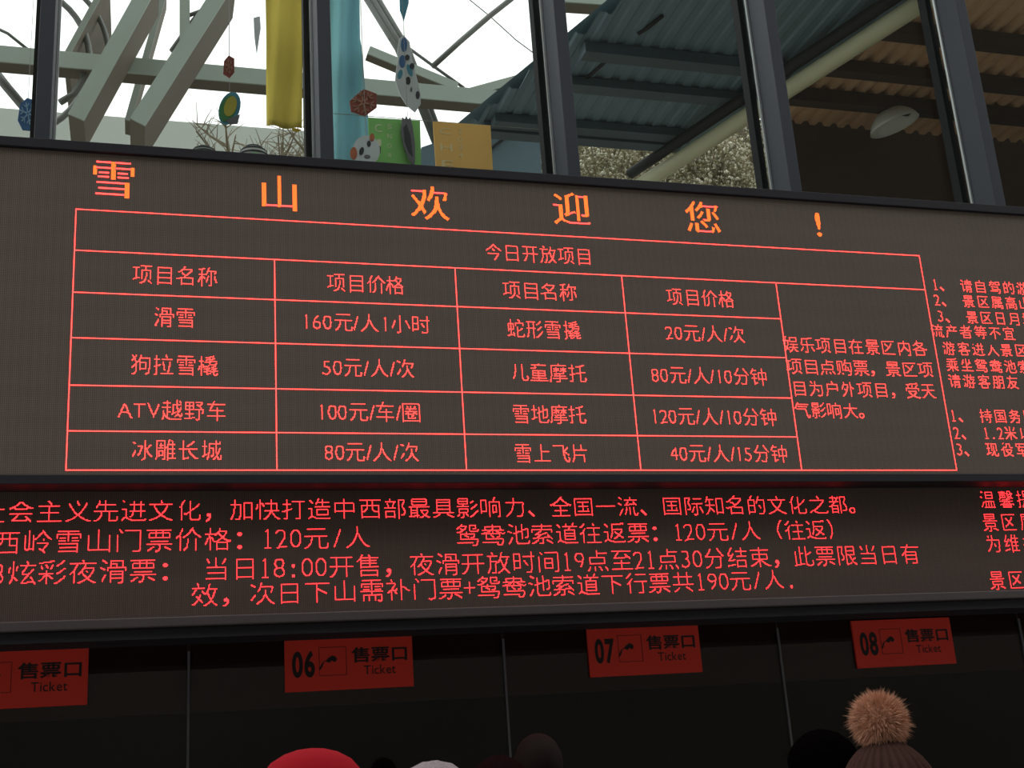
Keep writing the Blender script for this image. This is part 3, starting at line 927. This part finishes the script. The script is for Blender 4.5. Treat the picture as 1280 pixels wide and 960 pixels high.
# ------------------------------------------------------------------ trees beyond the hall
def tree(px, topy, y, label, n=420, frosty=True, spread=1.3):
    random.seed(int(px * 7 + y))
    tip = at(px, topy, y)
    e = empty('tree', (tip.x, y, 0), label=label, cat='tree', group=None)
    H = tip.z
    MB().tube([(tip.x, y, 0), (tip.x + .05, y, H * .4), (tip.x - .04, y + .05, H * .75), (tip.x, y, H * .98)], [.16, .12, .06, .012], 8).build('trunk', M['bark'], e, smooth=True)
    br = MB(); fo = MB(); sn = MB()
    for k in range(n // 6):
        z = H * (random.uniform(.80, .985) if k % 4 else random.uniform(.4, .8))
        L = spread * (1.05 - (z / H)) * 2.2 + .45
        a = random.uniform(0, 2 * math.pi)
        d = Vector((math.cos(a), math.sin(a), random.uniform(.15, .6))).normalized()
        p0 = Vector((tip.x, y, z - .1)); p1 = p0 + d * L * .5; p2 = p1 + (d + Vector((0, 0, .25))) * L * .5
        br.tube([p0, p1, p2], [.025, .015, .006], 5)
        for s in range(6 if frosty else 9):
            t = random.uniform(.25, 1.0)
            q = p0.lerp(p2, t)
            dd = Vector((random.uniform(-1, 1), random.uniform(-1, 1), random.uniform(-.2, 1))).normalized()
            q2 = q + dd * random.uniform(.15, .4)
            br.tube([q, q.lerp(q2, .5) + Vector((0, 0, .02)), q2], [.008, .006, .003], 4)
            if frosty:
                for u in range(15):
                    c = q.lerp(q2, random.random()) + Vector([random.uniform(-.09, .09) for _ in range(3)])
                    r = random.uniform(.010, .030)
                    tgt = sn if random.random() < .45 else fo
                    o6 = [(1, 0, 0), (-1, 0, 0), (0, 1, 0), (0, -1, 0), (0, 0, 1), (0, 0, -1)]
                    tgt.add([c + Vector(v_) * r * random.uniform(.6, 1.4) for v_ in o6], [(0, 2, 4), (2, 1, 4), (1, 3, 4), (3, 0, 4), (2, 0, 5), (1, 2, 5), (3, 1, 5), (0, 3, 5)])
    br.build('branches', M['twig'], e, kind='stuff')
    if frosty:
        fo.build('foliage', M['frost'], e, kind='stuff')
        sn.build('snow', M['frostw'], e, kind='stuff')


for px, ty, y, lab in ((682, 165, 9.6, 'frosted tree seen in the narrow gap beside the centre mullion'), (745, 176, 8.9, 'frosted tree at the left of the centre pane'),
                       (812, 172, 10.2, 'frosted tree behind the foot of the cream pipe'), (872, 172, 8.9, 'frosted bushy tree right of the foot of the cream pipe'),
                       (940, 176, 9.9, 'frosted tree at the right edge of the centre pane')):
    tree(px, ty, y, lab, 620, True, .75)
tree(285, 160, 9.0, 'bare twiggy tree rising below the oval disc', 260, False, .5)
tree(352, 162, 10.4, 'bare twiggy tree below the yellow banner', 320, False, .7)
tree(386, 158, 9.3, 'bare twiggy tree beside the second mullion', 260, False, .6)

# ------------------------------------------------------------------ people (heads at the lower edge, seen from behind)
def skin_mesh(pts, edges, root=0, sub=2):
    me = bpy.data.meshes.new('tmp')
    me.from_pydata([p[0] for p in pts], edges, [])
    o = bpy.data.objects.new('tmp', me); COL.objects.link(o)
    sm = o.modifiers.new('skin', 'SKIN'); sm.use_smooth_shade = True
    sk = me.skin_vertices[0].data
    for i, p in enumerate(pts):
        r = p[1]
        sk[i].radius = (r, r) if not isinstance(r, tuple) else r
        sk[i].use_root = (i == root)
    ss = o.modifiers.new('sub', 'SUBSURF'); ss.levels = sub; ss.render_levels = sub
    dg = bpy.context.evaluated_depsgraph_get()
    m2 = bpy.data.meshes.new_from_object(o.evaluated_get(dg))
    vs = [v.co.copy() for v in m2.vertices]; fs = [tuple(p.vertices) for p in m2.polygons]
    bpy.data.objects.remove(o); bpy.data.meshes.remove(me); bpy.data.meshes.remove(m2)
    return vs, fs


SKIN = mat('skin', (205, 160, 135), 0.55, 0, 0.05)
SHOE = mat('shoe', (40, 36, 34), 0.5)
EYE = mat('eye', (30, 24, 22), 0.2)
LIP = mat('lip', (170, 95, 88), 0.5)


def person(x, y, H, coat, trousers, hair, label, yaw=0.0, hairlen=0.0, hatted=False):
    """H: height of the bare crown; faces +y (towards the ticket windows)"""
    k = H / 1.70
    e = empty('person', (x, y, 0), label=label, cat='person')
    Rz = Matrix.Rotation(yaw, 3, 'Z')

    def W(p): return Rz @ (Vector(p) * k) + Vector((x, y, 0))
    P = []; E = []

    def v(p, r, c=None):
        P.append((Vector(p), r))
        if c is not None: E.append((c, len(P) - 1))
        return len(P) - 1
    pel = v((0, 0, .93), (.14, .11))
    wa = v((0, 0, 1.08), (.125, .095), pel); chst = v((0, 0, 1.27), (.15, .11), wa); nk0 = v((0, -.01, 1.40), (.075, .07), chst)
    nk = v((0, 0, 1.455), .052, nk0); jaw = v((0, .02, 1.53), (.062, .072), nk); mid = v((0, .01, 1.60), (.074, .092), jaw); crn = v((0, 0, 1.655), (.05, .06), mid)
    v((0, .10, 1.575), .012, mid)
    for s in (-1, 1):
        sh = v((s * .17, -.005, 1.36), .058, chst); el = v((s * .25, -.02, 1.10), .043, sh); wr = v((s * .25, .10, .90), .028, el)
        pm = v((s * .25, .14, .855), (.032, .02), wr)
        for q in range(4):
            dx = (q - 1.5) * .019; L = (.9, 1.0, .95, .78)[q]
            a = v((s * .25 + dx, .165, .825), .0095, pm); b = v((s * .25 + dx, .175, .825 - .032 * L), .0088, a); v((s * .25 + dx, .165, .825 - .06 * L), .0075, b)
        a = v((s * .25 - s * .03, .15, .855), .011, pm); v((s * .25 - s * .042, .175, .83), .0095, a)
        hp = v((s * .09, 0, .86), .085, pel); kn = v((s * .10, .015, .48), .055, hp); an = v((s * .10, -.01, .09), .038, kn); v((s * .11, .10, .035), (.036, .026), an)
        v((s * .076, .0, 1.585), (.010, .018), mid)
    vs, fs = skin_mesh(P, E)
    mesh_obj('body', [W(p) for p in vs], fs, SKIN, e, smooth=True)
    # clothes: thicker skins along the same bones
    C = [(Vector((0, 0, .80)), (.19, .15)), (Vector((0, 0, .95)), (.18, .14)), (Vector((0, 0, 1.10)), (.165, .13)), (Vector((0, 0, 1.28)), (.18, .14)), (Vector((0, -.01, 1.40)), (.10, .085)), (Vector((0, -.005, 1.455)), .068)]
    CE = [(0, 1), (1, 2), (2, 3), (3, 4), (4, 5)]
    for s in (-1, 1):
        n = len(C)
        C += [(Vector((s * .18, -.005, 1.355)), .078), (Vector((s * .255, -.02, 1.10)), .066), (Vector((s * .25, .085, .92)), .048)]
        CE += [(3, n), (n, n + 1), (n + 1, n + 2)]
    vs, fs = skin_mesh(C, CE, 2)
    mesh_obj('coat', [W(p) for p in vs], fs, coat, e, smooth=True)
    for s in (-1, 1):
        T = [(Vector((s * .085, 0, .90)), .10), (Vector((s * .10, .015, .48)), .072), (Vector((s * .10, -.01, .12)), .058)]
        vs, fs = skin_mesh(T, [(0, 1), (1, 2)])
        mesh_obj('trouser_leg', [W(p) for p in vs], fs, trousers, e, smooth=True)
        S = [(Vector((s * .10, -.03, .05)), (.045, .045)), (Vector((s * .105, .06, .042)), (.045, .038)), (Vector((s * .112, .14, .035)), (.036, .03))]
        vs, fs = skin_mesh(S, [(0, 1), (1, 2)])
        mesh_obj('shoe', [W(p) for p in vs], fs, SHOE, e, smooth=True)
        mb = MB().lathe([(.001, -.011), (.008, -.008), (.011, 0), (.008, .008), (.001, .011)], 10, (0, 0, 0))
        mb.v = [tuple(W(Vector(q) + Vector((s * .031, .088, 1.595)))) for q in mb.v]
        mb.build('eye', EYE, e, smooth=True)
    mb = MB().box(-.022, .022, .083, .092, 1.535, 1.545); mb.v = [tuple(W(q)) for q in mb.v]; mb.build('mouth', LIP, e)
    # hair: shell over the skull, open at the face
    hv = []; hf = []
    nu, nv = 36, 18
    for j in range(nv + 1):
        ph = (.25 if hatted else math.pi * .5) - ((1.6 if hatted else 2.89)) * j / nv
        for i in range(nu):
            th = 2 * math.pi * i / nu
            face = max(0, math.sin(th))
            lim = -.9 + 1.25 * face ** 2
            p2 = max(ph, lim * 1.1)
            r = 1 + .03 * noise.noise(Vector((math.cos(th) * 5, math.sin(th) * 5, ph * 6)))
            zz_ = 1.61 + .118 * math.sin(p2) * r
            if hairlen and p2 < -.2 and face < .3: zz_ -= hairlen * (-.2 - p2) / .7
            hv.append(W((.096 * math.cos(p2) * math.cos(th) * r if p2 > -.4 or not hairlen else .09 * math.cos(th) * r, -.005 + .113 * max(math.cos(p2), .8 if hairlen and p2 < -.4 else 0) * math.sin(th) * r, zz_)))
    for j in range(nv):
        for i in range(nu):
            i2 = (i + 1) % nu
            hf.append((j * nu + i, (j + 1) * nu + i, (j + 1) * nu + i2, j * nu + i2))
    mesh_obj('hair', hv, hf, hair, e, smooth=True)
    return e, W, k


COATS = [mat('navy_coat', (38, 42, 58), .7, bump=.3), mat('black_coat', (26, 26, 28), .6, bump=.3), mat('grey_coat', (90, 90, 94), .8), mat('wine_coat', (96, 30, 40), .7), mat('olive_coat', (70, 68, 50), .7), mat('brown_coat', (80, 62, 50), .8)]
DARKT = mat('dark_trousers', (34, 36, 44), .8)
HAIRB = mat('black_hair', (6, 4, 5), .9, 0, .2, 60, spec=.0)
HAIRR = mat('auburn_hair', (26, 13, 14), .9, 0, .2, 60, spec=.0)
HAIRN = mat('brown_hair', (28, 18, 15), .8, 0, .2, 60, spec=.1)
HAIRF = mat('fur', (196, 148, 122), .9, 0, .3, 50, spec=.1)
KNIT = mat('brown_knit', (66, 45, 40), .95, 0, .12, 40, .3, 200, spec=.05)
CAPR = mat('red_cap_cloth', (146, 11, 26), .85, 0, .04, 10, spec=.1)
GREYK = mat('pale_grey_knit', (140, 128, 132), .95, 0, .25, 50, .6, 150, spec=.1)


def pos(px, dist_y): return at(px, 950, dist_y)


def top_at(px, py, y): return at(px, py, y)


# red cap
YC = -3.6
t = at(391, 935, YC)
Hc = t.z - .022
e, W, k = person(t.x, YC, Hc, COATS[0], DARKT, HAIRB, 'person in a plain bright red cap, only its crown showing at the lower edge', yaw=math.radians(-50), hatted=True)
capm = MB()
n = 40
prof = [(.108, .0), (.109, .03), (.105, .06), (.094, .088), (.075, .110), (.05, .124), (.025, .131), (.001, .133)]
base = Vector((0, -.005, Hc / k + .022 / k - .133))
mb = MB().lathe(prof, n, (0, 0, 0))
mb.v = [tuple(W(Vector((q[0] * .93, q[1] * 1.08, q[2])) + base)) for q in mb.v]
cap = mb.build('cap', CAPR, e, smooth=True)
mb = MB()
br = []
for i in range(17):
    a = math.radians(10 + 160 * i / 16)
    br.append((.1 * math.cos(a), .113 * math.sin(a)))
for i in range(16, -1, -1):
    a = math.radians(12 + 156 * i / 16)
    br.append((.1 * math.cos(a), .10 + .10 * math.sin(a)))
nb = len(br)
mb.add([W(Vector((p[0], p[1], .012 - .0 - .25 * max(0, p[1] - .1)))  + base) for p in br] + [W(Vector((p[0], p[1], .006 - .25 * max(0, p[1] - .1))) + base) for p in br],
       [tuple(range(nb)), tuple(range(2 * nb - 1, nb - 1, -1))] + [(i, i + nb, (i + 1) % nb + nb, (i + 1) % nb) for i in range(nb)])
mb.build('peak', CAPR, cap)

# pompom hat
YP = -3.6
t = at(1100, 915, YP)
Hp = t.z - .02
e, W, k = person(t.x, YP, Hp, COATS[5], DARKT, HAIRN, 'person in a brown ribbed knit hat with a big fur pompom at the lower right', yaw=.1, hairlen=.12, hatted=True)
zc = Hp / k + .02 / k - .205
prof = [(.112, .0), (.116, .02), (.116, .05), (.108, .055), (.111, .075), (.108, .10), (.099, .125), (.083, .148), (.062, .168), (.038, .182), (.018, .189), (.001, .191)]
nr = 28
mb = MB().lathe(prof, nr * 6, (0, 0, 0), fn=lambda q, z: 1 + .045 * math.cos(q * nr) * (1 if z < .17 else .3))
mb.v = [tuple(W(Vector((q[0] * .86, q[1] * .98, q[2])) + Vector((0, -.005, zc)))) for q in mb.v]
hat = mb.build('knit_hat', KNIT, e, smooth=True)
pc = at(1099, 901, YP); pr = .050
mb = MB().lathe([(pr * .92 * math.cos(a), pr * .92 * math.sin(a)) for a in (math.radians(-90 + 15 * i) for i in range(13))], 20, pc)
pom = mb.build('pompom', HAIRF, hat, smooth=True, label='beige fur pompom')
random.seed(5)
fv = []; ff = []
for i in range(6500):
    d = Vector((random.gauss(0, 1), random.gauss(0, 1), random.gauss(0, 1))).normalized()
    L = random.uniform(.010, .026) * (1.35 if random.random() < .12 else 1)
    o = d.orthogonal().normalized(); o = (Matrix.Rotation(random.uniform(0, 6.28), 3, d) @ o)
    p0 = pc + d * pr * .86; p1 = p0 + d * L * .6 + o * .003; p2 = p0 + d * L + o * .006 - Vector((0, 0, .002))
    s = d.cross(o) * .0007
    n_ = len(fv)
    fv += [p0 - s, p0 + s, p1 + s * .7, p1 - s * .7, p2]
    ff += [(n_, n_ + 1, n_ + 2, n_ + 3), (n_ + 3, n_ + 2, n_ + 4)]
mesh_obj('pompom_hair', fv, ff, HAIRF, hat, kind='stuff')

# pale knitted hat, barely in view
YG = -3.3
t = at(536, 951, YG)
e, W, k = person(t.x, YG, t.z - .03, COATS[2], DARKT, HAIRB, 'person in a pale grey bobbly knit hat, just its top at the lower edge', yaw=.3, hatted=True)
mb = MB()
zb = (t.z) / k - .15
mb.lathe([(.100, 0), (.104, .02), (.103, .05), (.096, .085), (.078, .115), (.05, .136), (.02, .146), (.001, .149)], 60, (0, 0, 0),
         fn=lambda q, z: 1 + .035 * math.sin(q * 20) * math.sin(z * 300 + (1 if int(q * 20 / math.pi) % 2 else 0)))
mb.v = [tuple(W(Vector((q[0] * .95, q[1] * 1.05, q[2] + .006 * math.sin(q[0] * 120) * math.cos(q[1] * 120))) + Vector((0, -.005, zb)))) for q in mb.v]
mb.build('knit_hat', GREYK, e, smooth=True)

for px, py, y, hair, coat, lab, hl, yaw in ((622, 944, -2.5, HAIRR, 3, 'person with dark auburn hair below the middle ticket joint', .05, 0.0),
                                          (670, 917, -.9, HAIRN, 4, 'brown haired person farther back, close to the ticket windows', 0.0, .2),
                                          (1022, 912, -2.6, HAIRB, 1, 'person with black hair left of the pompom hat, turned slightly', .06, 1.0)):
    t = at(px, py, y)
    person(t.x, y, (t.z - .0) / 1.017 if False else t.z * 1.70 / 1.728, COATS[coat], DARKT, hair, lab, yaw=yaw, hairlen=hl)

bpy.data.objects.remove(_fo)
